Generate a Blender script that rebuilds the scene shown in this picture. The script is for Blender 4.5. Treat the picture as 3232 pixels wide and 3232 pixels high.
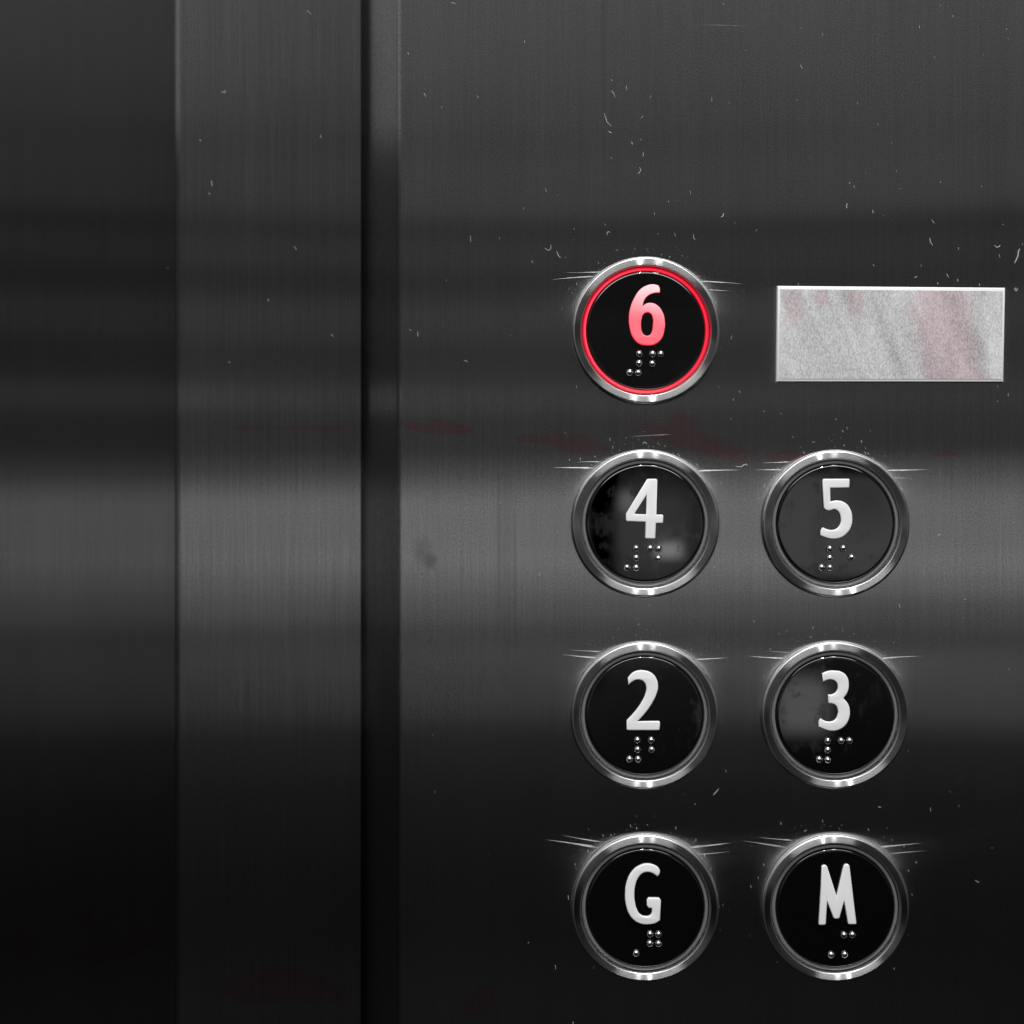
import bpy, bmesh, math, random
from mathutils import Vector, Matrix, Euler

random.seed(7)
S = 8.0e-5            # metres per photograph pixel on the button panel
D = 0.40              # camera distance from the button panel (m)
C0 = 1616.0           # photograph centre
scene = bpy.context.scene
for o in list(bpy.data.objects):
    bpy.data.objects.remove(o)
COL = scene.collection

def W(px, py, depth=0.0):
    """photograph pixel -> point on a plane `depth` metres behind the button panel"""
    k = (D + depth) / D
    return Vector(((px - C0) * S * k, depth, (C0 - py) * S * k))

# ------------------------------------------------------------------ camera
cam_d = bpy.data.cameras.new("camera")
cam = bpy.data.objects.new("camera", cam_d); COL.objects.link(cam)
cam.location = (0, -D, 0); cam.rotation_euler = (math.radians(90), 0, 0)
cam_d.sensor_width = 36.0
cam_d.lens = 36.0 * D / (3232 * S)
cam_d.clip_start = 0.01; cam_d.clip_end = 50
cam_d.dof.use_dof = True
cam_d.dof.focus_distance = D - 0.001
cam_d.dof.aperture_fstop = 15.0
scene.camera = cam
scene.render.resolution_x = 1024; scene.render.resolution_y = 1024

scene.view_settings.view_transform = 'Standard'
scene.view_settings.look = 'None'
scene.view_settings.exposure = 0.0
scene.view_settings.gamma = 1.0
scene.view_settings.use_curve_mapping = False
cy = scene.cycles
cy.max_bounces = 8; cy.glossy_bounces = 5; cy.diffuse_bounces = 3
cy.caustics_reflective = True
cy.blur_glossy = 0.0
cy.sample_clamp_indirect = 2.0

# ------------------------------------------------------------------ node helpers
class NT:
    def __init__(self, tree):
        self.t = tree; self.n = tree.nodes; self.l = tree.links
    def put(self, sock, v):
        if hasattr(v, 'is_output') or isinstance(v, bpy.types.NodeSocket):
            self.l.new(v, sock)
        elif v is not None:
            sock.default_value = v
    def math(self, op, a, b=None, c=None, clamp=False):
        m = self.n.new('ShaderNodeMath'); m.operation = op; m.use_clamp = clamp
        self.put(m.inputs[0], a)
        if b is not None: self.put(m.inputs[1], b)
        if c is not None: self.put(m.inputs[2], c)
        return m.outputs[0]
    def add(self, a, b): return self.math('ADD', a, b)
    def mul(self, a, b): return self.math('MULTIPLY', a, b)
    def sm(self, x, lo, hi, a=0.0, b=1.0):
        m = self.n.new('ShaderNodeMapRange'); m.interpolation_type = 'SMOOTHSTEP'
        self.put(m.inputs['Value'], x)
        m.inputs['From Min'].default_value = lo; m.inputs['From Max'].default_value = hi
        m.inputs['To Min'].default_value = a; m.inputs['To Max'].default_value = b
        return m.outputs['Result']
    def ramp(self, x, stops, mode='LINEAR'):
        r = self.n.new('ShaderNodeValToRGB'); self.put(r.inputs[0], x)
        cr = r.color_ramp; cr.interpolation = mode
        while len(cr.elements) > 1: cr.elements.remove(cr.elements[-1])
        first = True
        for p, v in stops:
            col = (v, v, v, 1) if not isinstance(v, tuple) else (*v, 1)
            if first: e = cr.elements[0]; e.position = p; first = False
            else: e = cr.elements.new(p)
            e.color = col
        return r.outputs[0]
    def scale(self, vec, s):
        m = self.n.new('ShaderNodeVectorMath'); m.operation = 'MULTIPLY'
        self.put(m.inputs[0], vec); m.inputs[1].default_value = s
        return m.outputs[0]
    def noise(self, vec, scale=1.0, detail=2.0, rough=0.5):
        m = self.n.new('ShaderNodeTexNoise'); self.put(m.inputs['Vector'], vec)
        m.inputs['Scale'].default_value = scale; m.inputs['Detail'].default_value = detail
        m.inputs['Roughness'].default_value = rough
        return m.outputs[0]
    def mixc(self, f, a, b):
        m = self.n.new('ShaderNodeMix'); m.data_type = 'RGBA'
        self.put(m.inputs[0], f); self.put(m.inputs[6], a); self.put(m.inputs[7], b)
        return m.outputs[2]

def lin(s):
    s = s / 255.0
    return s / 12.92 if s <= 0.04045 else ((s + 0.055) / 1.055) ** 2.4

# ------------------------------------------------------------------ world: dim unseen surroundings,
# lighter and darker bands shaped for their reflections in the steel
K = 2.0e-4   # tangent of the mirrored direction per photograph pixel
w = bpy.data.worlds.new("World"); scene.world = w; w.use_nodes = True
nt = NT(w.node_tree); nt.n.clear()
tc = nt.n.new('ShaderNodeTexCoord'); sp = nt.n.new('ShaderNodeSeparateXYZ')
nt.l.new(tc.outputs['Generated'], sp.inputs[0])
ady = nt.math('MAXIMUM', nt.math('ABSOLUTE', sp.outputs[1]), 1e-3)
hor = nt.math('MAXIMUM', nt.math('SQRT', nt.add(nt.mul(sp.outputs[0], sp.outputs[0]), nt.mul(sp.outputs[1], sp.outputs[1]))), 1e-3)
U = nt.math('DIVIDE', sp.outputs[2], hor)        # tangent of the elevation
V = nt.math('DIVIDE', sp.outputs[0], ady)        # right
PY = nt.math('SUBTRACT', C0, nt.math('DIVIDE', U, K))
PX = nt.math('ADD', C0, nt.math('DIVIDE', V, K))
def prof(stops, R=0.5, lo=-1616.0, span=6464.0):
    t = nt.math('DIVIDE', nt.math('SUBTRACT', PY, lo), span, clamp=True)
    return nt.ramp(t, [((y - lo) / span, lin(v) / R) for y, v in stops])
main_l = prof([(-1500, 58), (0, 62), (230, 58), (345, 44), (430, 45), (540, 68), (650, 66), (695, 58), (730, 52), (770, 64), (830, 64), (880, 48), (920, 52),
               (990, 70), (1060, 66), (1120, 52), (1200, 60), (1300, 60), (1430, 64), (1500, 72), (1590, 134), (1700, 132), (1860, 116), (1940, 108), (1990, 84),
               (2180, 64), (2330, 46), (2500, 34), (2750, 24), (2950, 23), (3150, 29), (4800, 18)], R=0.50)
main_r = prof([(-1500, 66), (0, 72), (300, 67), (650, 66), (685, 60), (725, 40), (790, 41), (880, 46), (930, 44), (980, 50), (1100, 46), (1250, 50), (1400, 50), (1500, 54),
               (1600, 66), (1750, 66), (1900, 60), (2000, 48), (2100, 44), (2250, 32), (2500, 20), (2900, 15), (3300, 15), (4800, 12)], R=0.50)
side = prof([(-1500, 110), (0, 104), (380, 92), (500, 54), (580, 40), (900, 33), (1380, 29), (1500, 22), (2000, 14), (2600, 12), (4800, 10)], R=0.42)
blend = nt.sm(PX, 600, 2800)
mainE = nt.mixc(blend, main_l, main_r)
left_side = nt.sm(nt.math('DIVIDE', sp.outputs[0], hor), -0.60, -0.40, 1.0, 0.0)
E = nt.mixc(left_side, mainE, side)
def spot(cx, cy_, rx, ry, soft, val):
    dx = nt.math('DIVIDE', nt.math('ABSOLUTE', nt.math('SUBTRACT', PX, cx)), rx)
    dy = nt.math('DIVIDE', nt.math('ABSOLUTE', nt.math('SUBTRACT', PY, cy_)), ry)
    d = nt.math('POWER', nt.add(nt.math('POWER', dx, 4.0), nt.math('POWER', dy, 4.0)), 0.25)
    return nt.mul(nt.sm(d, 1.0 - soft, 1.0 + soft, 1.0, 0.0), val)
spots = None  # added bright and dark patches, shaped for reflections in caps and channel
for sd in [(2690, 1660, 380, 215, .12, .55), (2770, 1540, 110, 110, .95, -.22), (2560, 1700, 14, 90, .8, -.2), (2070, 1680, 170, 200, .4, .25), (2138, 1768, 58, 34, .5, 2.0), (1962, 1555, 38, 42, .7, .9), (1850, 1640, 60, 330, .4, -.28), (2490, 2150, 115, 120, .5, 1.0), (-2000, 1262, 1100, 42, .5, .2)]:
    s_ = spot(*sd); spots = s_ if spots is None else nt.add(spots, s_)
front = nt.sm(nt.math('DIVIDE', sp.outputs[1], hor), 0.0, 0.5, 1.0, 0.0)
bg = nt.n.new('ShaderNodeBackground'); out = nt.n.new('ShaderNodeOutputWorld')
tot = nt.n.new('ShaderNodeVectorMath'); tot.operation = 'ADD'
nt.l.new(E, tot.inputs[0]); nt.l.new(spots, tot.inputs[1])
fin = nt.mixc(front, (0.012, 0.012, 0.012, 1), tot.outputs[0])
nt.l.new(fin, bg.inputs[0]); bg.inputs[1].default_value = 1.0
nt.l.new(bg.outputs[0], out.inputs[0])

# ------------------------------------------------------------------ lamps: two ceiling spots and a soft fill added to brighten the numerals
def area(name, loc, target, size, size_y, power):
    l = bpy.data.lights.new(name, 'AREA'); l.shape = 'RECTANGLE'; l.size = size; l.size_y = size_y; l.energy = power
    o = bpy.data.objects.new(name, l); COL.objects.link(o); o.location = loc
    o.rotation_euler = (Vector(target) - Vector(loc)).to_track_quat('-Z', 'Y').to_euler()
    return o
area("ceiling_lamp", (0.045, -0.42, 1.05), (0.06, 0, 0), 0.024, 0.08, 8.0)
area("ceiling_lamp", (0.285, -0.45, 1.05), (0.06, 0, 0), 0.09, 0.09, 3.6)
area("fill_light", (0.05, -1.15, 0.9), (0.05, 0, 0), 1.5, 0.5, 15.5)

# ------------------------------------------------------------------ materials
def base_mat(name):
    m = bpy.data.materials.new(name); m.use_nodes = True
    t = NT(m.node_tree); t.n.clear()
    o = t.n.new('ShaderNodeOutputMaterial')
    return m, t, o

def principled(t, **kw):
    p = t.n.new('ShaderNodeBsdfPrincipled')
    for k, v in kw.items(): t.put(p.inputs[k.replace('_', ' ')], v)
    return p

def geo_pos(t):
    g = t.n.new('ShaderNodeNewGeometry'); return g.outputs['Position']

def px_coords(t, depth=0.0):
    """the surface's own place in photograph-pixel units, for prints and reddish patches with a place of their own"""
    s_ = t.n.new('ShaderNodeSeparateXYZ'); t.l.new(geo_pos(t), s_.inputs[0])
    k = 1.0 / (S * (D + depth) / D)
    return t.math('MULTIPLY_ADD', s_.outputs[0], k, C0), t.math('MULTIPLY_ADD', s_.outputs[2], -k, C0)

def blob(t, PXs, PYs, wob, cx, cy_, rx, ry, slope=0.0, e0=0.82, e1=1.2):
    ax = t.math('SUBTRACT', PXs, cx)
    ay = t.math('SUBTRACT', t.math('SUBTRACT', PYs, cy_), t.mul(ax, slope))
    dx = t.math('DIVIDE', ax, rx); dy = t.math('DIVIDE', ay, ry)
    d = t.math('SQRT', t.add(t.mul(dx, dx), t.mul(dy, dy)))
    return t.sm(t.add(d, wob), e0, e1, 1.0, 0.0)

def steel(name, refl, rough=0.15, aniso=0.90, depth=0.0, red=(), prints=(), streak=0.16):
    m, t, o = base_mat(name)
    pos = geo_pos(t)
    fine = t.noise(t.scale(pos, (3400, 3400, 26)), 1.0, 3.0, 0.6)
    mid = t.noise(t.scale(pos, (420, 420, 5)), 1.0, 3.0, 0.6)
    grain = t.noise(t.scale(pos, (3600, 3600, 2600)), 1.0, 1.0, 0.5)
    smear = t.noise(t.scale(pos, (45, 45, 14)), 1.0, 3.0, 0.55)
    f = t.add(t.mul(t.math('SUBTRACT', fine, .5), streak * 2.6), t.mul(t.math('SUBTRACT', mid, .5), streak * 1.1))
    f = t.add(f, t.mul(t.math('SUBTRACT', grain, .5), 0.95))
    f = t.add(f, t.mul(t.math('SUBTRACT', smear, .5), 0.22))
    gain = t.math('MULTIPLY', t.add(f, 1.0), refl)
    PXs, PYs = px_coords(t, depth)
    wob = t.mul(t.math('SUBTRACT', t.noise(t.scale(pos, (420, 420, 420)), 1.0, 4.0, 0.65), .5), 1.5)
    for (cx, cy_, rx, ry, slope, amt) in prints:
        b = t.mul(blob(t, PXs, PYs, t.mul(wob, .5), cx, cy_, rx, ry, slope, .3, 1.4), t.sm(grain, .3, .6, .5, 1.3))
        gain = t.mul(gain, t.math('SUBTRACT', 1.0, t.mul(b, amt)))
    comb = t.n.new('ShaderNodeCombineColor')
    for i in range(3): t.l.new(gain, comb.inputs[i])
    col = comb.outputs[0]
    if red:
        r = None
        for rr in red:
            b = blob(t, PXs, PYs, wob, *rr)
            r = b if r is None else t.math('MAXIMUM', r, b)
        tint = t.n.new('ShaderNodeVectorMath'); tint.operation = 'MULTIPLY'
        t.l.new(col, tint.inputs[0]); tint.inputs[1].default_value = (1.25, 0.66, 0.74)  # reddish patches mixed into the steel colour
        col = t.mixc(t.mul(r, 0.6), col, tint.outputs[0])
    g = t.n.new('ShaderNodeBsdfAnisotropic')
    g.distribution = 'GGX'
    t.l.new(col, g.inputs['Color'])
    g.inputs['Roughness'].default_value = rough
    g.inputs['Anisotropy'].default_value = aniso
    tv = t.n.new('ShaderNodeCombineXYZ'); tv.inputs[2].default_value = 1.0
    t.l.new(tv.outputs[0], g.inputs['Tangent'])
    g2 = t.n.new('ShaderNodeBsdfAnisotropic'); g2.distribution = 'GGX'      # the deeper brush lines scatter much wider
    t.l.new(col, g2.inputs['Color']); g2.inputs['Roughness'].default_value = 0.14; g2.inputs['Anisotropy'].default_value = 0.97
    t.l.new(tv.outputs[0], g2.inputs['Tangent'])
    mx = t.n.new('ShaderNodeMixShader'); mx.inputs[0].default_value = 0.35
    t.l.new(g.outputs[0], mx.inputs[1]); t.l.new(g2.outputs[0], mx.inputs[2])
    t.l.new(mx.outputs[0], o.inputs[0])
    return m

RED_PANEL = [(1370, 1352, 120, 16, 0.12), (1430, 1345, 70, 14, 0.3), (1690, 1385, 60, 14, .1), (1820, 1400, 90, 32, .15),
             (2190, 1395, 190, 34, .28), (2150, 1340, 50, 40, 0), (2480, 1440, 70, 16, -.05), (2985, 1432, 50, 9, 0),
             (1515, 3165, 50, 45, -.4)]
PRINTS = [(1338, 1728, 34, 34, 0, .16), (1360, 1772, 20, 26, 0, .34), (1325, 1760, 18, 30, 0, .12), (1600, 1760, 20, 330, 0, .10),
          (1575, 1720, 7, 260, 0, .14), (1625, 1800, 6, 240, 0, .12), (1905, 120, 8, 260, 0, .08)]
M_PANEL = steel("brushed_steel_button_panel", 0.50, red=RED_PANEL, prints=PRINTS)
M_JAMB = steel("brushed_steel_jamb", 0.45, depth=.045, streak=0.24,
               red=[(780, 1350, 45, 9, 0), (990, 1352, 110, 8, 0), (800, 3130, 110, 40, .1), (930, 3110, 150, 50, .15)])
M_DOOR = steel("brushed_steel_door", 0.265, depth=.09, red=[(80, 2980, 50, 40, .2), (380, 2995, 140, 32, -.25), (265, 2900, 24, 26, 0)])
M_CHAN = steel("dark_steel_channel", 0.38, rough=0.13, aniso=0.85, depth=.052)

def ring_mat(name, refl, rough, aniso, axis='Z'):
    m, t, o = base_mat(name)
    tg = t.n.new('ShaderNodeTangent'); tg.direction_type = 'RADIAL'; tg.axis = axis
    tc_ = t.n.new('ShaderNodeTexCoord')
    s_ = t.n.new('ShaderNodeSeparateXYZ'); t.l.new(tc_.outputs['Object'], s_.inputs[0])
    rad = t.math('SQRT', t.add(t.mul(s_.outputs[0], s_.outputs[0]), t.mul(s_.outputs[1], s_.outputs[1])))
    cmb = t.n.new('ShaderNodeCombineXYZ'); t.l.new(t.mul(rad, 9000), cmb.inputs[0])
    groove = t.noise(cmb.outputs[0], 1.0, 2.0, .6)
    wear = t.noise(t.scale(tc_.outputs['Object'], (900, 900, 900)), 1.0, 3.0, .6)
    gn = t.mul(t.add(0.8, t.add(t.mul(groove, .2), t.mul(wear, .2))), refl)
    comb = t.n.new('ShaderNodeCombineColor')
    for i in range(3): t.l.new(gn, comb.inputs[i])
    g = t.n.new('ShaderNodeBsdfAnisotropic'); t.l.new(comb.outputs[0], g.inputs['Color'])
    oi = t.n.new('ShaderNodeObjectInfo'); fine = t.noise(t.scale(tc_.outputs['Object'], (2500, 2500, 2500)), 1.0, 2.0, .6)
    t.l.new(t.add(t.mul(oi.outputs['Random'], .10), t.add(rough - .08, t.mul(fine, .06))), g.inputs['Roughness']); g.inputs['Anisotropy'].default_value = aniso
    t.l.new(tg.outputs[0], g.inputs['Tangent'])
    t.l.new(g.outputs[0], o.inputs[0])
    return m
M_BEZEL = ring_mat("turned_steel_bezel", 0.56, 0.36, 0.86)

def simple(name, col, rough, metallic=0.0, spec=0.5, emis=None, estr=0.0, mottle=0.0, ior=1.5, coat=0.0):
    m, t, o = base_mat(name)
    p = principled(t, Roughness=rough, Metallic=metallic)
    p.inputs['IOR'].default_value = ior
    p.inputs['Coat Weight'].default_value = coat
    n1 = t.noise(t.scale(geo_pos(t), (1500, 1500, 1500)), 1.0, 3.0, .6)
    k = t.add(1.0 - mottle, t.mul(n1, 2 * mottle))
    v = t.n.new('ShaderNodeVectorMath'); v.operation = 'SCALE'; v.inputs[0].default_value = col
    t.l.new(k, v.inputs['Scale'])
    t.l.new(v.outputs[0], p.inputs['Base Color'])
    if emis:
        p.inputs['Emission Color'].default_value = (*emis, 1); p.inputs['Emission Strength'].default_value = estr
    t.l.new(p.outputs[0], o.inputs[0])
    return m
M_RING = simple("smoked_translucent_ring", (.15, .15, .15), 0.28, mottle=.15, ior=1.8)
M_EDGE = simple("polished_steel_edge", (.62, .62, .62), 0.31, metallic=1.0, mottle=.10)
def glass_mat():
    m, t, o = base_mat("black_glass_cap")
    pos = geo_pos(t)
    grease = t.sm(t.noise(t.scale(pos, (260, 260, 200)), 1.0, 4.0, .6), .46, .66)
    wipes = t.noise(t.scale(pos, (2200, 2200, 160)), 1.0, 3.0, .6)
    p = principled(t); p.inputs['Base Color'].default_value = (.0015, .0015, .0015, 1); p.inputs['IOR'].default_value = 1.7
    t.l.new(t.add(.015, t.mul(grease, t.mul(wipes, .16))), p.inputs['Roughness'])
    t.l.new(p.outputs[0], o.inputs[0]); return m
M_GLASS = glass_mat()
M_WHITE = simple("white_plastic_numeral", (.80, .80, .80), 0.45, mottle=.04)
def lit_numeral():
    """white plastic lit from behind: strongest low down where the lamp sits, redder on the flanks"""
    m, t, o = base_mat("backlit_numeral")
    tc_ = t.n.new('ShaderNodeTexCoord'); so = t.n.new('ShaderNodeSeparateXYZ'); t.l.new(tc_.outputs['Object'], so.inputs[0])
    sn = t.n.new('ShaderNodeSeparateXYZ'); t.l.new(tc_.outputs['Normal'], sn.inputs[0])
    low = t.sm(t.add(so.outputs[1], t.mul(so.outputs[0], .3)), 10 * S, 175 * S, 1.0, 0.0)
    flank = t.sm(sn.outputs[2], 0.35, 0.9, 1.0, 0.0)
    mott = t.noise(t.scale(tc_.outputs['Object'], (420, 260, 420)), 1.0, 2.0, .5)
    c0 = t.mixc(low, (1.0, 0.80, 0.84, 1), (1.0, 0.055, 0.10, 1))
    c1 = t.mixc(flank, c0, (1.0, 0.01, 0.05, 1))
    p = principled(t, Roughness=0.45); p.inputs['Base Color'].default_value = (.17, .12, .13, 1)
    t.l.new(c1, p.inputs['Emission Color'])
    st = t.add(t.add(.85, t.mul(low, .05)), t.mul(t.math('SUBTRACT', mott, .5), .5))
    t.l.new(st, p.inputs['Emission Strength'])
    t.l.new(p.outputs[0], o.inputs[0]); return m
M_WHITE_LIT = lit_numeral()
def lit_ring():
    m, t, o = base_mat("lit_red_ring")
    tc_ = t.n.new('ShaderNodeTexCoord'); so = t.n.new('ShaderNodeSeparateXYZ'); t.l.new(tc_.outputs['Object'], so.inputs[0])
    sn = t.n.new('ShaderNodeSeparateXYZ'); t.l.new(tc_.outputs['Normal'], sn.inputs[0])
    core = t.mul(t.sm(sn.outputs[2], .75, 1.0), t.sm(t.add(so.outputs[0], t.mul(so.outputs[1], .3)), -150 * S, 210 * S, .95, .12))
    c1 = t.mixc(core, (1.0, 0.004, 0.035, 1), (1.0, 0.085, 0.12, 1))
    p = principled(t, Roughness=0.3); p.inputs['Base Color'].default_value = (.25, .01, .02, 1)
    t.l.new(c1, p.inputs['Emission Color']); t.l.new(t.sm(sn.outputs[2], .2, .95, .35, 1.0), p.inputs['Emission Strength'])
    t.l.new(p.outputs[0], o.inputs[0]); return m
M_RING_LIT = lit_ring()
M_BALL = simple("steel_braille_ball", (.55, .55, .55), 0.21, metallic=1.0)
M_DUST = simple("white_dust", (.45, .45, .45), 0.8, mottle=.1)
M_DARK = simple("dark_gap", (.01, .01, .01), 0.6)
M_FRAME = simple("pale_metal_frame", (.74, .74, .74), 0.4, metallic=0.0, mottle=.06)

# ------------------------------------------------------------------ mesh helpers
def link(name, me, mat, parent=None, loc=(0, 0, 0), smooth=True, angle=35):
    me.materials.clear(); me.materials.append(mat)
    if smooth:
        me.shade_smooth()
        me.set_sharp_from_angle(angle=math.radians(angle))
    o = bpy.data.objects.new(name, me); COL.objects.link(o)
    o.location = loc
    if parent: o.parent = parent
    return o

def tag(o, label=None, cat=None, group=None, kind=None):
    if label: o['label'] = label
    if cat: o['category'] = cat
    if group: o['group'] = group
    if kind: o['kind'] = kind

def lathe(profile, seg=160):
    """profile of (radius, height) in photograph pixels, turned about local Z"""
    bm = bmesh.new(); rings = []
    for r, h in profile:
        if r <= 0:
            rings.append([bm.verts.new((0, 0, h * S))]); continue
        rings.append([bm.verts.new((r * S * math.cos(2 * math.pi * i / seg), r * S * math.sin(2 * math.pi * i / seg), h * S)) for i in range(seg)])
    for a, b in zip(rings, rings[1:]):
        for i in range(seg):
            j = (i + 1) % seg
            if len(b) == 1: bm.faces.new((a[i], a[j], b[0]))
            elif len(a) == 1: bm.faces.new((a[0], b[j], b[i]))
            else: bm.faces.new((a[i], a[j], b[j], b[i]))
    bmesh.ops.recalc_face_normals(bm, faces=bm.faces)
    me = bpy.data.meshes.new("lathe"); bm.to_mesh(me); bm.free()
    return me

def slab(x0, x1, z0, z1, y0, y1, bev, segs=6, left_only=True):
    bm = bmesh.new(); bmesh.ops.create_cube(bm, size=1.0)
    bmesh.ops.scale(bm, vec=(x1 - x0, y1 - y0, z1 - z0), verts=bm.verts)
    bmesh.ops.translate(bm, vec=((x0 + x1) / 2, (y0 + y1) / 2, (z0 + z1) / 2), verts=bm.verts)
    es = [e for e in bm.edges if abs(e.verts[0].co.y - y0) < 1e-6 and abs(e.verts[1].co.y - y0) < 1e-6]
    if left_only: es = [e for e in es if abs(e.verts[0].co.x - x0) < 1e-6 and abs(e.verts[1].co.x - x0) < 1e-6]
    if bev:
        bmesh.ops.bevel(bm, geom=es, offset=bev, segments=segs, profile=0.5, affect='EDGES')
    me = bpy.data.meshes.new("slab"); bm.to_mesh(me); bm.free()
    return me

def origin_to(o, loc):
    o.data.transform(Matrix.Translation(-Vector(loc))); o.location = loc

# ------------------------------------------------------------------ steel panels
H = 0.46
pan = link("control_panel", slab(W(1250, 0).x, 0.42, -H, H, 0, 0.040, 20 * S), M_PANEL)
tag(pan, "wide brushed steel control panel with seven round buttons and a pale display", "control panel")

dj = 0.045
jamb = link("door_jamb", slab(W(546, 0, dj).x, W(1138, 0, dj).x, -H, H, dj, dj + .04, 30 * S), M_JAMB)
tag(jamb, "narrow brushed steel jamb strip between the dark channel and the lift door", "door jamb")
dc = 0.050
cm = (W(1120, 0, dc).x + W(1268, 0, dc).x) / 2; ch_w = W(1268, 0, dc).x - W(1120, 0, dc).x
chan = link("recessed_channel", slab(-ch_w / 2, ch_w / 2, -H, H, 0, .02, 0), M_CHAN, None, (cm, dj + .0022, 0))
chan.rotation_euler = (0, 0, math.radians(-20))
tag(chan, "dark recessed vertical channel between steel jamb and button panel", "channel")
dd = 0.09
door = link("lift_door", slab(-0.5, W(700, 0, dd).x, -H, H, dd, dd + .03, 0), M_DOOR)
tag(door, "dark brushed steel lift door at the far left edge", "lift door")

# ------------------------------------------------------------------ glyphs: outlines traced at 0.29 photograph px per unit
Z = 560 / 1932.0
GLY = {
 '6': ([(1088,430,1),(1104,465,0),(1103,508,1),(1040,512,0),(975,542,0),(935,592,0),(917,655,1),(958,627,0),(1020,621,0),(1085,652,0),(1132,715,0),(1157,805,0),(1153,920,0),(1120,1010,0),(1060,1062,0),(970,1079,0),(880,1060,0),(815,995,0),(780,900,0),(769,785,0),(785,670,0),(830,560,0),(890,475,0),(960,432,0),(1030,418,0)],
       [(965,722,0),(925,745,0),(906,800,0),(901,870,0),(913,935,0),(945,970,0),(985,972,0),(1012,945,0),(1029,860,0),(1029,790,0),(1008,738,0)]),
 '4': ([(968,456,1),(1064,455,1),(1077,468,1),(1066,842,1),(1130,842,1),(1141,853,1),(1140,927,1),(1130,936,1),(1064,935,1),(1056,1096,1),(1045,1105,1),(953,1103,1),(942,1090,1),(948,921,1),(745,916,1),(735,902,1),(738,830,1)],
       [(960,630,1),(832,826,1),(840,836,1),(956,840,1)]),
 '5': ([(810,455,1),(1080,455,1),(1088,464,1),(1087,543,1),(1078,553,1),(880,553,1),(880,702,1),(958,690,0),(1040,715,0),(1095,780,0),(1118,880,0),(1104,975,0),(1055,1050,0),(985,1094,0),(905,1106,0),(835,1093,0),(772,1069,1),(775,1018,0),(796,980,1),(850,1002,0),(908,1009,0),(960,985,0),(991,930,0),(991,870,0),(970,815,0),(925,786,0),(868,800,0),(828,790,0),(806,765,1),(797,468,1)]),
 '2': ([(764,617,1),(757,542,1),(800,492,0),(860,463,0),(930,460,0),(1010,485,0),(1065,545,0),(1085,630,0),(1070,710,0),(1020,815,0),(950,915,0),(862,1012,1),(1094,1008,1),(1105,1019,1),(1103,1096,1),(1090,1108,1),(755,1108,1),(742,1096,1),(746,1000,1),(790,955,0),(850,885,0),(905,805,0),(945,720,0),(957,650,0),(940,595,0),(900,565,0),(850,562,0),(800,585,0)]),
 '3': ([(800,584,1),(790,494,1),(850,469,0),(930,463,0),(1010,480,0),(1062,530,0),(1080,610,0),(1068,690,0),(1022,762,1),(1068,815,0),(1091,890,0),(1084,975,0),(1045,1050,0),(980,1098,0),(900,1115,0),(820,1098,0),(752,1068,1),(755,1010,0),(773,978,1),(820,1005,0),(880,1015,0),(930,995,0),(958,945,0),(960,885,0),(930,832,0),(855,812,1),(855,724,1),(905,718,0),(945,690,0),(960,640,0),(945,590,0),(905,562,0),(850,562,0)]),
 'G': ([(1080,622,1),(1105,575,0),(1092,533,0),(1040,497,0),(965,482,0),(880,505,0),(800,570,0),(745,680,0),(727,810,0),(737,930,0),(772,1030,0),(830,1098,0),(900,1133,0),(970,1140,0),(1050,1128,0),(1107,1095,1),(1115,880,1),(1098,853,1),(985,850,1),(965,868,1),(962,930,1),(980,960,1),(1018,962,1),(1016,1015,0),(995,1045,0),(950,1053,0),(895,1035,0),(855,975,0),(833,890,0),(828,800,0),(840,710,0),(870,635,0),(920,585,0),(970,572,0),(1030,588,0)]),
 'M': ([(787,512,1),(812,497,0),(838,505,0),(856,545,1),(948,834,1),(1016,535,1),(1034,496,0),(1060,487,0),(1082,498,0),(1090,525,1),(1163,1126,1),(1155,1138,1),(1080,1138,1),(1068,1126,1),(1030,885,1),(980,1066,1),(965,1078,1),(925,1078,1),(911,1064,1),(845,888,1),(832,1132,1),(818,1145,1),(763,1147,1),(750,1132,1),(778,720,1)]),
}
DOTS = {
 '6': [(882,1170),(1026,1172),(1116,1174),(880,1272),(1024,1277),(779,1373),(872,1376)],
 '4': [(850,1208),(1000,1210),(1093,1213),(850,1312),(1089,1318),(750,1417),(850,1420)],
 '5': [(877,1213),(1024,1207),(877,1313),(1113,1307),(790,1415),(880,1418)],
 '2': [(862,1217),(1012,1217),(864,1320),(1016,1320),(777,1424),(870,1424)],
 '3': [(855,1226),(1001,1224),(1091,1224),(855,1324),(763,1427),(855,1431)],
 'G': [(999,1249),(1090,1251),(996,1350),(1090,1354),(850,1456)],
 'M': [(1030,1258),(1122,1256),(892,1472),(1038,1470)],
}
ORG = {'6': (1760, 780), '4': (1760, 1380), '5': (2360, 1380), '2': (1760, 1980), '3': (2360, 1980), 'G': (1760, 2580), 'M': (2360, 2580)}
CEN = {'6': (2037, 1045), '4': (2035, 1652), '5': (2634, 1653), '2': (2033, 2256), '3': (2632, 2255), 'G': (2035, 2861), 'M': (2633, 2861)}

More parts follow.
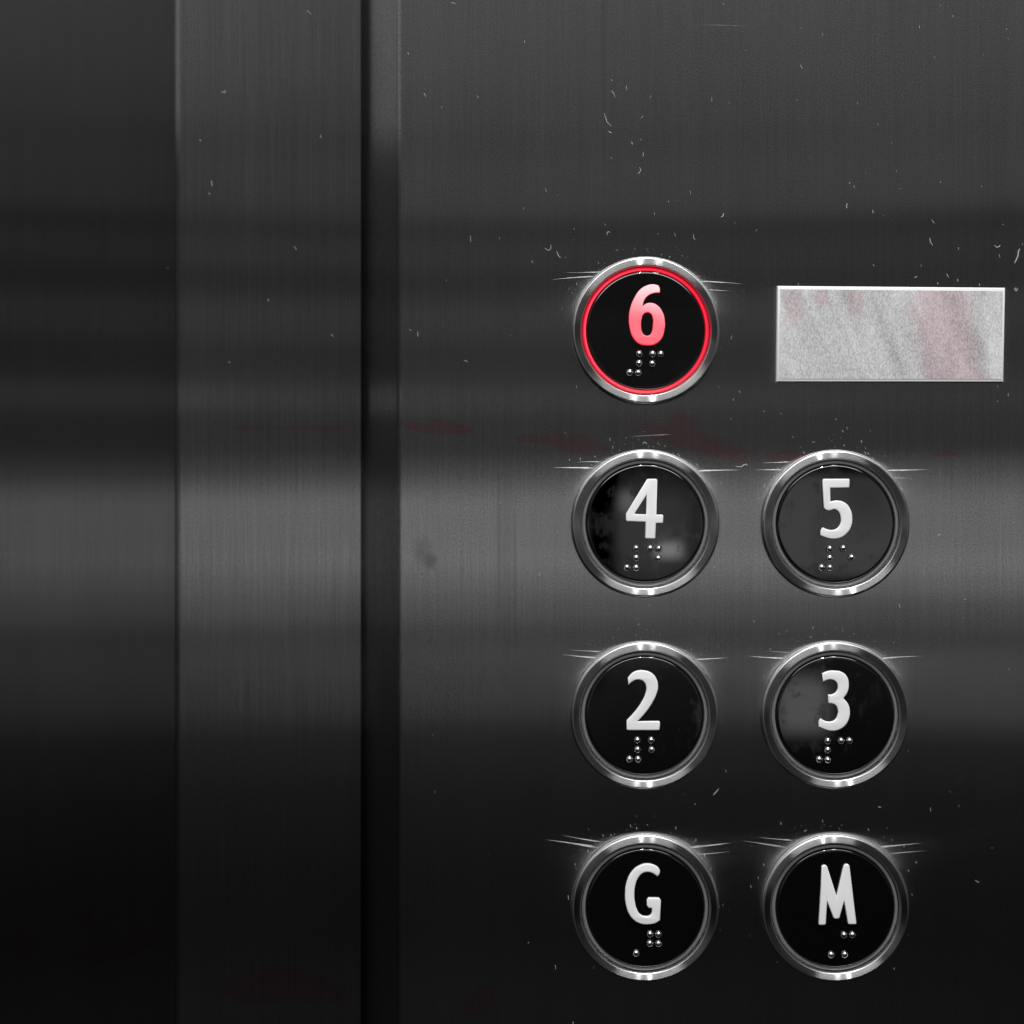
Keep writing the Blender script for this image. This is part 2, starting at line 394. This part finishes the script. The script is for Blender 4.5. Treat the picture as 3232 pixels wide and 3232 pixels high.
def glyph_mesh(ch, top_h, base_h):
    cu = bpy.data.curves.new("glyph", 'CURVE'); cu.dimensions = '2D'; cu.fill_mode = 'BOTH'
    ox, oy = ORG[ch]; cx, cy_ = CEN[ch]
    bev = 5.0 * S
    conts = GLY[ch] if isinstance(GLY[ch], tuple) else (GLY[ch],)
    for cont in conts:
        sp_ = cu.splines.new('BEZIER'); sp_.use_cyclic_u = True
        sp_.bezier_points.add(len(cont) - 1); sp_.resolution_u = 8
        for bp, (x, y, corner) in zip(sp_.bezier_points, cont):
            bp.co = (((ox + x * Z) - cx) * S, -((oy + y * Z) - cy_) * S, 0)
            bp.handle_left_type = bp.handle_right_type = 'VECTOR' if corner else 'AUTO'
    cu.extrude = (top_h - base_h) / 2 * S - bev * .7
    cu.bevel_depth = bev * .7; cu.bevel_resolution = 3; cu.offset = -bev * .7
    tmp = bpy.data.objects.new("glyph_tmp", cu); COL.objects.link(tmp)
    dg = bpy.context.evaluated_depsgraph_get()
    me = bpy.data.meshes.new_from_object(tmp.evaluated_get(dg))
    bpy.data.objects.remove(tmp)
    bm = bmesh.new(); bm.from_mesh(me)
    bmesh.ops.remove_doubles(bm, verts=bm.verts, dist=1e-7)
    bmesh.ops.translate(bm, vec=(0, 0, (top_h + base_h) / 2 * S), verts=bm.verts)
    bm.to_mesh(me); bm.free()
    return me

CAP_H = 20
bezel_me = lathe([(202.5, 0), (202.5, 20), (205.5, 24.3), (206.5, 24.9), (225.0, 25.3), (226.5, 24.9), (228, 24.0), (229.8, 22.4), (231.3, 20.2), (232.5, 17.2), (233.3, 13.5), (233.6, 9.5), (233.6, -1)])
ring_me = lathe([(199.4, -1), (199.4, 9), (197.2, 13), (194, 15.4), (189.5, 15), (187.6, 12), (187.6, 2)])
well_me = lathe([(200.2, 1.0), (0, 1.0)])
cap_me = lathe([(186.2, 2), (186.2, CAP_H - 5), (184.8, CAP_H - 2), (182.5, CAP_H - .5), (179, CAP_H), (177.5, CAP_H + .02), (0, CAP_H + .03)])
dot_me = lathe([(11.6, -1), (11.6, 2), (10.8, 6), (8.8, 8.9), (6.0, 11.2), (3.0, 12.4), (0, 12.7)], seg=28)

LABELS = {
 '6': ("round lift button lit red, pink 6 and glowing red ring, left of the display", "glowing pinkish red number 6"),
 '4': ("unlit round button with white 4, below the red-lit button", None),
 '5': ("unlit round button with white 5, right of the 4 button", None),
 '2': ("unlit round button with white 2, between the 4 and G buttons", None),
 '3': ("unlit round button with white 3, right of the 2 button", None),
 'G': ("unlit round button with white letter G, directly below the 2 button", None),
 'M': ("unlit round button with white letter M, right of the G button", None),
}
TILT = {'6': (0.0, 0.0), '4': (0.0, 0.0), '5': (0.0, 0.0), '2': (-.6, .3), '3': (-0.3, 0.0), 'G': (0, 0), 'M': (0, 0)}
def make_button(ch):
    cx, cy_ = CEN[ch]
    root = bpy.data.objects.new("lift_button", None); COL.objects.link(root)
    root.empty_display_size = .01
    root.location = W(cx, cy_); root.rotation_euler = (math.radians(90), 0, 0)
    tag(root, LABELS[ch][0], "lift button", "round lift buttons on the steel panel")
    link("bezel", bezel_me, M_BEZEL, root)
    if len(bezel_me.materials) < 2:
        bezel_me.materials.append(M_EDGE)
    for p_ in bezel_me.polygons:          # turned face, plainly polished bevels
        rr = math.hypot(p_.center.x, p_.center.y) / S
        p_.material_index = 0 if 206.3 < rr < 225.2 else 1
    lr = link("light_ring", ring_me.copy() if ch == '6' else ring_me, M_RING_LIT if ch == '6' else M_RING, root)
    if ch == '6': lr['label'] = "glowing red ring round the cap"
    link("well", well_me, M_DARK, root)
    cap = link("cap", cap_me, M_GLASS, root, angle=60)
    cap.rotation_euler = (math.radians(TILT[ch][0]), math.radians(TILT[ch][1]), 0)
    nm = link("numeral" if ch in '65432' else "letter", glyph_mesh(ch, CAP_H + 11, CAP_H - 1.0), M_WHITE_LIT if ch == '6' else M_WHITE, root, angle=50)
    if ch == '6': nm['label'] = "pinkish red glowing number 6"
    ox, oy = ORG[ch]
    for (x, y) in DOTS[ch]:
        link("braille_dot", dot_me, M_BALL, root, (((ox + x * Z) - cx) * S, -((oy + y * Z) - cy_) * S, CAP_H * S), angle=60)
for ch in '64523GM':
    make_button(ch)

# ------------------------------------------------------------------ display
def display_screen_mat():
    m, t, o = base_mat("pale_grained_screen")
    pos = geo_pos(t)
    PXs, PYs = px_coords(t)
    n1 = t.noise(t.scale(pos, (4300, 4300, 1900)), 1.0, 1.0, .5)
    n2 = t.noise(t.scale(pos, (160, 160, 60)), 1.0, 3.0, .55)
    k = t.add(0.47, t.add(t.mul(t.math('SUBTRACT', n1, .5), 0.62), t.mul(t.math('SUBTRACT', n2, .5), .28)))
    k = t.add(k, t.mul(t.sm(PXs, 3080, 3130), 0.10))
    dg = t.n.new('ShaderNodeCombineXYZ'); t.l.new(t.mul(t.math('SUBTRACT', PXs, t.mul(PYs, .42)), .012), dg.inputs[0]); t.l.new(t.mul(PYs, .0015), dg.inputs[1])
    k = t.add(k, t.mul(t.math('SUBTRACT', t.noise(dg.outputs[0], 1.0, 2.0, .5), .5), .46))
    wob = t.mul(t.math('SUBTRACT', t.noise(t.scale(pos, (260, 260, 260)), 1.0, 4.0, 0.6), .5), .9)
    wv = t.math('ABSOLUTE', t.math('DIVIDE', t.math('SUBTRACT', t.math('SUBTRACT', PXs, 2985), t.mul(t.math('SUBTRACT', PYs, 1050), .16)), 92))
    b = t.sm(t.add(wv, t.mul(wob, 1.6)), .55, 1.45, 1.0, 0.0)
    for a in [(2500, 960, 34, 70, .0), (2695, 945, 30, 55, 0), (2585, 940, 20, 34, 0)]:
        b = t.math('MAXIMUM', b, t.mul(blob(t, PXs, PYs, t.mul(wob, 1.6), *a, .4, 1.5), .8))
    comb = t.n.new('ShaderNodeCombineColor')
    for i in range(3): t.l.new(k, comb.inputs[i])
    tint = t.n.new('ShaderNodeVectorMath'); tint.operation = 'MULTIPLY'
    t.l.new(comb.outputs[0], tint.inputs[0]); tint.inputs[1].default_value = (.92, .76, .80)  # pinkish reflection painted into the screen colour
    col = t.mixc(b, comb.outputs[0], tint.outputs[0])
    p = principled(t, Roughness=0.5); t.l.new(col, p.inputs['Base Color'])
    t.l.new(p.outputs[0], o.inputs[0]); return m
M_SCREEN = display_screen_mat()
corners = [(2451, 904), (3169, 910), (3163, 1208), (2448, 1207)]      # slightly out of square, as it is mounted
def quad_prism(pts, y_back, y_front, bev):
    bm = bmesh.new()
    f = [bm.verts.new(W(x, y) + Vector((0, y_front, 0))) for x, y in pts]
    b = [bm.verts.new(W(x, y) + Vector((0, y_back, 0))) for x, y in pts]
    ff = bm.faces.new(f); bm.faces.new(b[::-1])
    for i in range(4):
        j = (i + 1) % 4; bm.faces.new((f[j], f[i], b[i], b[j]))
    bmesh.ops.recalc_face_normals(bm, faces=bm.faces)
    if bev: bmesh.ops.bevel(bm, geom=list(ff.edges), offset=bev, segments=2, profile=.5, affect='EDGES')
    me = bpy.data.meshes.new("quad"); bm.to_mesh(me); bm.free(); return me
cxy = W(2808, 1057)
disp = bpy.data.objects.new("floor_display", None); COL.objects.link(disp); disp.location = cxy
disp.empty_display_size = .01
tag(disp, "pale grainy rectangular display plate with faint pinkish patches, right of the lit button", "display")
fr = link("frame", quad_prism(corners, .001, -.0012, 4 * S), M_FRAME, None); origin_to(fr, cxy); fr.parent = disp; fr.location = (0, 0, 0)
inner = [(2459, 915), (3161, 921), (3155, 1198), (2456, 1197)]
sc_ = link("screen", quad_prism(inner, -.0008, -.00128, 0), M_SCREEN, None); origin_to(sc_, cxy); sc_.parent = disp; sc_.location = (0, 0, 0)

# ------------------------------------------------------------------ rim light streaks beside every bezel, shaped as thin bright ridges
def glint_ridge_mat():
    m, t, o = base_mat("bright_glint_ridge")
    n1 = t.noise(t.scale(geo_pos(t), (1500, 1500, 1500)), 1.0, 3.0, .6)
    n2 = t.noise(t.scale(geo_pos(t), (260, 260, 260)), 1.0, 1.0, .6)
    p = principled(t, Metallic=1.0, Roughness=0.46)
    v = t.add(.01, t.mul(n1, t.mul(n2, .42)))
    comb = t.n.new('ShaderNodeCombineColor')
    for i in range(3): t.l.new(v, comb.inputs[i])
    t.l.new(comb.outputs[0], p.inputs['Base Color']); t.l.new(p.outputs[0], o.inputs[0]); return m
M_GLINT = glint_ridge_mat()
def glint_ridge(x0, y0, x1, y1, wid, bow=0.0, peak=.85):
    # rim light streak built as geometry: a thin tapering ridge, widest near the bezel (peak = place of the widest point along it)
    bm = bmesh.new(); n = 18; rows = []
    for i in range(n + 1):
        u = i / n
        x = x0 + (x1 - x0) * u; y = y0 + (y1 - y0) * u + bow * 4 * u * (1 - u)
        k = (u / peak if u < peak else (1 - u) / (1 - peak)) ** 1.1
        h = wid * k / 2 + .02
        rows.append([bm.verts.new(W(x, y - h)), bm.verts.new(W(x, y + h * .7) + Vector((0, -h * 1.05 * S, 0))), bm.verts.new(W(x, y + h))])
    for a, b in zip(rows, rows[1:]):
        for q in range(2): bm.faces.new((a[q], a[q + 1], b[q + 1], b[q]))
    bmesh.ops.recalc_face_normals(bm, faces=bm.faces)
    me = bpy.data.meshes.new("glint_ridge"); bm.to_mesh(me); bm.free()
    link("glint_ridge", me, M_GLINT, pan, smooth=False)
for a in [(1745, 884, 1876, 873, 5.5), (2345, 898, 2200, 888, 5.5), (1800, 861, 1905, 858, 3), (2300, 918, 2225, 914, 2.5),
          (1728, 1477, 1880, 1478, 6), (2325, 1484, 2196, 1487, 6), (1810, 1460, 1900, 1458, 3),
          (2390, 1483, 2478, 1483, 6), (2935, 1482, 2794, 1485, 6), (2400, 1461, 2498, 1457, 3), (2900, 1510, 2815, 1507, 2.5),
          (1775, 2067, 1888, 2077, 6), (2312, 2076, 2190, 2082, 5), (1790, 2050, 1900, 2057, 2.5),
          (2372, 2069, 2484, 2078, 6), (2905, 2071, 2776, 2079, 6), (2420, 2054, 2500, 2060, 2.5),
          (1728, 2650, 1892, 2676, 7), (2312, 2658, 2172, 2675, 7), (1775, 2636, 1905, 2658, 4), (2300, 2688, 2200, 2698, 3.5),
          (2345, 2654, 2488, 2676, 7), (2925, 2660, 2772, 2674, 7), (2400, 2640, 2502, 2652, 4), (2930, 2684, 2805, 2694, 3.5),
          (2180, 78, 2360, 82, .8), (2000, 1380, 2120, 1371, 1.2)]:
    glint_ridge(a[0] + random.uniform(-18, 18) * (1 if a[0] < a[2] else -1), a[1] + random.uniform(-1.5, 1.5), a[2], a[3], a[4] * random.uniform(.65, 1.05), random.uniform(-1.5, 1.5), random.uniform(.78, .93))

# ------------------------------------------------------------------ dust and lint stuck to the steel
dust = bmesh.new()
def lint(pts, r, depth=0.0, h=1.5):
    """a thin curled fibre lying on the surface, pts in photograph px"""
    k = (D + depth) / D
    P = [W(x, y, depth) + Vector((0, -h * S, 0)) for x, y in pts]
    prev = None; n = 5
    for i, p in enumerate(P):
        a = P[max(i - 1, 0)]; b = P[min(i + 1, len(P) - 1)]
        d = (b - a).normalized(); side = Vector((d.z, 0, -d.x)); up = Vector((0, -1, 0))
        rr = r * S * k * (0.5 if i in (0, len(P) - 1) else 1.0)
        ring = [dust.verts.new(p + side * math.cos(2 * math.pi * q / n) * rr + up * math.sin(2 * math.pi * q / n) * rr) for q in range(n)]
        if prev:
            for q in range(n):
                dust.faces.new((prev[q], prev[(q + 1) % n], ring[(q + 1) % n], ring[q]))
        else: dust.faces.new(ring)
        prev = ring
    dust.faces.new(prev[::-1])
def z1(x, y): return (1600 + x * 800 / 1932, 400 + y * 800 / 1932)
def z2(x, y): return (2400 + x * 832 / 1932, 400 + y * 832 / 1932)
def z3(x, y): return (1632 + x * 1600 / 1932, y * 1600 / 1932)
def z4(x, y): return (x * 1600 / 1932, y * 1600 / 1932)
def z5(x, y): return (1600 + x * 800 / 1932, 1200 + y * 800 / 1932)
def z6(x, y): return (2400 + x * 832 / 1932, 1200 + y * 832 / 1932)
def z7(x, y): return (1600 + x * 800 / 1858, 2400 + y * 800 / 1858)
def z8(x, y): return (2400 + x * 832 / 1932, 2400 + y * 832 / 1932)
L = []
for zf, r, sets in [
 (z1, 1.5, [[(775,35),(785,45),(800,48)],[(948,112),(958,132)],[(1022,90),(1020,104)],[(1036,195),(1040,215),(1036,230)],[(1010,310),(1022,330),(1010,350),(1000,360)],
            [(1396,490),(1398,515)],[(1228,560),(1233,580)],[(1122,655),(1126,672)],[(1652,660),(1648,680),(1632,690)],[(765,825),(762,808),(775,800),(785,808)],
            [(1275,812),(1285,835)],[(1420,820),(1424,850),(1436,864)],[(288,925),(308,940),(322,945),(335,925),(335,900)],[(378,948),(388,975),(402,995),(412,998)],
            [(445,990),(447,998)],[(188,1020),(198,1040)],[(694,1030),(700,1045)],[(292,465),(300,500)],[(843,935),(842,945)],[(1594,1325),(1592,1355)],[(1716,1590),(1708,1620)],[(1240,985),(1242,1000)],[(1332,980),(1340,988)],[(1175,970),(1178,978)],[(745,740),(750,752)],[(530,1190),(532,1205)]]),
 (z2, 1.9, [[(648,408),(656,420)],[(684,432),(690,450)],[(636,560),(630,585),(634,598)],[(1318,400),(1320,414)],[(1255,682),(1272,708)],[(1240,815),(1245,845),(1262,870)],[(1450,885),(1452,900)],
            [(1715,868),(1730,885),(1752,878),(1756,868)],[(1748,935),(1755,958)],[(1900,895),(1890,915),(1888,945),(1875,975),(1862,1000)],[(1888,945),(1872,985)],[(1364,1078),(1378,1105)],[(1130,1105),(1148,1098)],[(1445,1115),(1446,1135)],[(1298,1140),(1301,1155)],[(1605,1150),(1606,1168)],[(1870,1180),(1862,1192),(1872,1205),(1882,1195),(1880,1182)],[(826,1008),(832,1022)],[(820,620),(824,632)],[(276,1150),(280,1160)],[(1776,712),(1780,722)],[(1918,855),(1922,866)]]),
 (z3, 1.6, [[(1660,58),(1662,66)],[(1532,98),(1534,108)],[(1163,128),(1165,136)],[(1080,248),(1086,262)],[(358,303),(362,308)],[(416,328),(418,344)],[(358,345),(368,355),(373,372)],[(508,365),(509,372)],[(742,370),(742,388)],[(332,432),(342,465),(360,482)],[(348,500),(360,508)],[(472,452),(480,442)],[(1864,108),(1866,114)],[(28,155),(29,163)],[(785,12),(787,18)],[(436,545),(440,552)],[(1354,800),(1358,812)],[(24,790),(26,798)]]),
 (z4, 1.7, [[(1172,40),(1186,55)],[(1720,10),(1736,14)],[(845,350),(856,354),(860,344)],[(806,688),(808,710)],[(796,735),(800,742)],[(1122,938),(1130,952)],[(762,532),(765,538)],[(1222,515),(1223,525)],[(1262,1275),(1270,1282)],[(1022,1140),(1023,1148)],[(873,1378),(875,1384)],[(635,1020),(642,1022)],[(1554,200),(1558,208)],[(1616,355),(1622,368)],[(1818,365),(1824,374)],[(1793,898),(1794,922)],[(1560,1255),(1568,1262)],[(1592,1265),(1593,1282)],[(1768,1373),(1782,1378)],[(1683,405),(1684,412)],[(1478,1018),(1482,1024)],[(1396,658),(1398,666)],[(1408,1855),(1412,1880)]]),
 (z5, 1.7, [[(530,40),(532,60)],[(784,440),(786,462)],[(808,500),(806,522)],[(1036,488),(1045,472),(1060,476),(1066,490)],[(558,590),(560,610)],[(476,600),(478,615)],[(670,575),(671,590)],[(1772,80),(1774,95)],[(1725,140),(1726,155)],[(1744,658),(1790,660),(1805,645),(1825,640),(1832,655)],[(244,1470),(250,1492)],[(1440,635),(1462,658)],[(1300,560),(1318,580)],[(1268,555),(1270,565)],[(1880,1830),(1884,1845)],[(640,640),(642,650)],[(493,985),(496,1000)],[(1565,880),(1568,905)],[(1460,760),(1464,775)],[(1580,1420),(1580,1430)]]),
 (z6, 1.8, [[(380,455),(400,454)],[(602,365),(604,382)],[(634,345),(636,358)],[(738,438),(742,458)],[(612,470),(613,485)],[(316,525),(320,540)],[(24,225),(26,232)],[(1738,150),(1738,158)],[(552,280),(553,292)],[(760,520),(775,545)],[(785,530),(795,545)],[(820,565),(832,585)],[(970,715),(978,724)],[(1010,785),(1030,792),(1040,805)],[(1048,990),(1060,1015)],[(1298,1136),(1318,1132)],[(1016,1640),(1022,1668)],[(384,1805),(386,1822)],[(360,1880),(375,1885)],[(1736,30),(1737,55)],[(1815,95),(1817,118)],[(96,700),(98,720)],[(20,770),(32,785)],[(1498,1600),(1499,1610)]]),
 (z7, 1.7, [[(1602,65),(1606,85)],[(1512,255),(1530,235),(1552,208)],[(1236,485),(1240,505)],[(904,470),(908,488)],[(948,488),(954,506)],[(700,545),(708,555)],[(760,540),(764,555)],[(1384,575),(1386,595)],[(448,990),(452,1020)],[(1535,1175),(1542,1190)],[(1785,915),(1790,935)],[(498,755),(502,768)],[(1498,785),(1494,808)],[(1446,685),(1450,705)],[(354,1500),(358,1530)],[(1555,1060),(1557,1075)],[(1028,468),(1030,476)],[(484,1915),(486,1930)],[(1376,318),(1380,325)],[(1840,850),(1842,870)],[(592,655),(596,675)]]),
 (z8, 1.8, [[(148,452),(152,470)],[(865,340),(882,344)],[(1245,345),(1248,375)],[(454,435),(458,455)],[(788,498),(794,515)],[(320,520),(340,510)],[(22,755),(26,775)],[(1696,636),(1698,646)],[(1575,880),(1600,895)],[(1084,800),(1088,815)],[(1140,740),(1142,752)],[(1046,875),(1052,885)],[(1015,1300),(1018,1318)],[(978,1520),(980,1532)],[(1110,980),(1112,990)]]),
]:
    for s_ in sets:
        L.append(([zf(x, y) for x, y in s_], r))
def plane_depth(x):
    return 0.0 if x > 1262 else (dc if x > 1140 else (dj if x > 560 else dd))
for pts, r in L:
    d = plane_depth(pts[0][0])
    lint(pts, r * random.uniform(.55, .95), d, 1.2)
# finer dust settled round the bezels, mostly above them
for ch, (cx, cy_) in CEN.items():
    for i in range(26):
        a = random.uniform(0, 2 * math.pi) if i % 3 == 0 else random.gauss(math.pi / 2, .6)
        rr = 240 + abs(random.gauss(0, 26))
        x = cx + rr * math.cos(a); y = cy_ - rr * math.sin(a)
        ln = random.uniform(1, 7); t_ = random.gauss(1.5, .35)
        lint([(x, y), (x + ln * math.cos(t_), y - ln * math.sin(t_))], random.uniform(.25, .7), 0, 0.8)
for i in range(90):
    x = random.uniform(1300, 3232); y = random.uniform(0, 3232)
    if any(math.hypot(x - c[0], y - c[1]) < 245 for c in CEN.values()) or (2430 < x < 3190 and 890 < y < 1225): continue
    ln = random.uniform(1, 8); t_ = random.gauss(1.6, .4)
    lint([(x, y), (x + ln * math.cos(t_), y - ln * math.sin(t_))], random.uniform(.3, .8), 0, 0.6)
me = bpy.data.meshes.new("dust"); dust.to_mesh(me); dust.free()
du = link("dust", me, M_DUST)
tag(du, "tiny white dust specks and lint scattered over the brushed steel", "dust", kind="stuff")
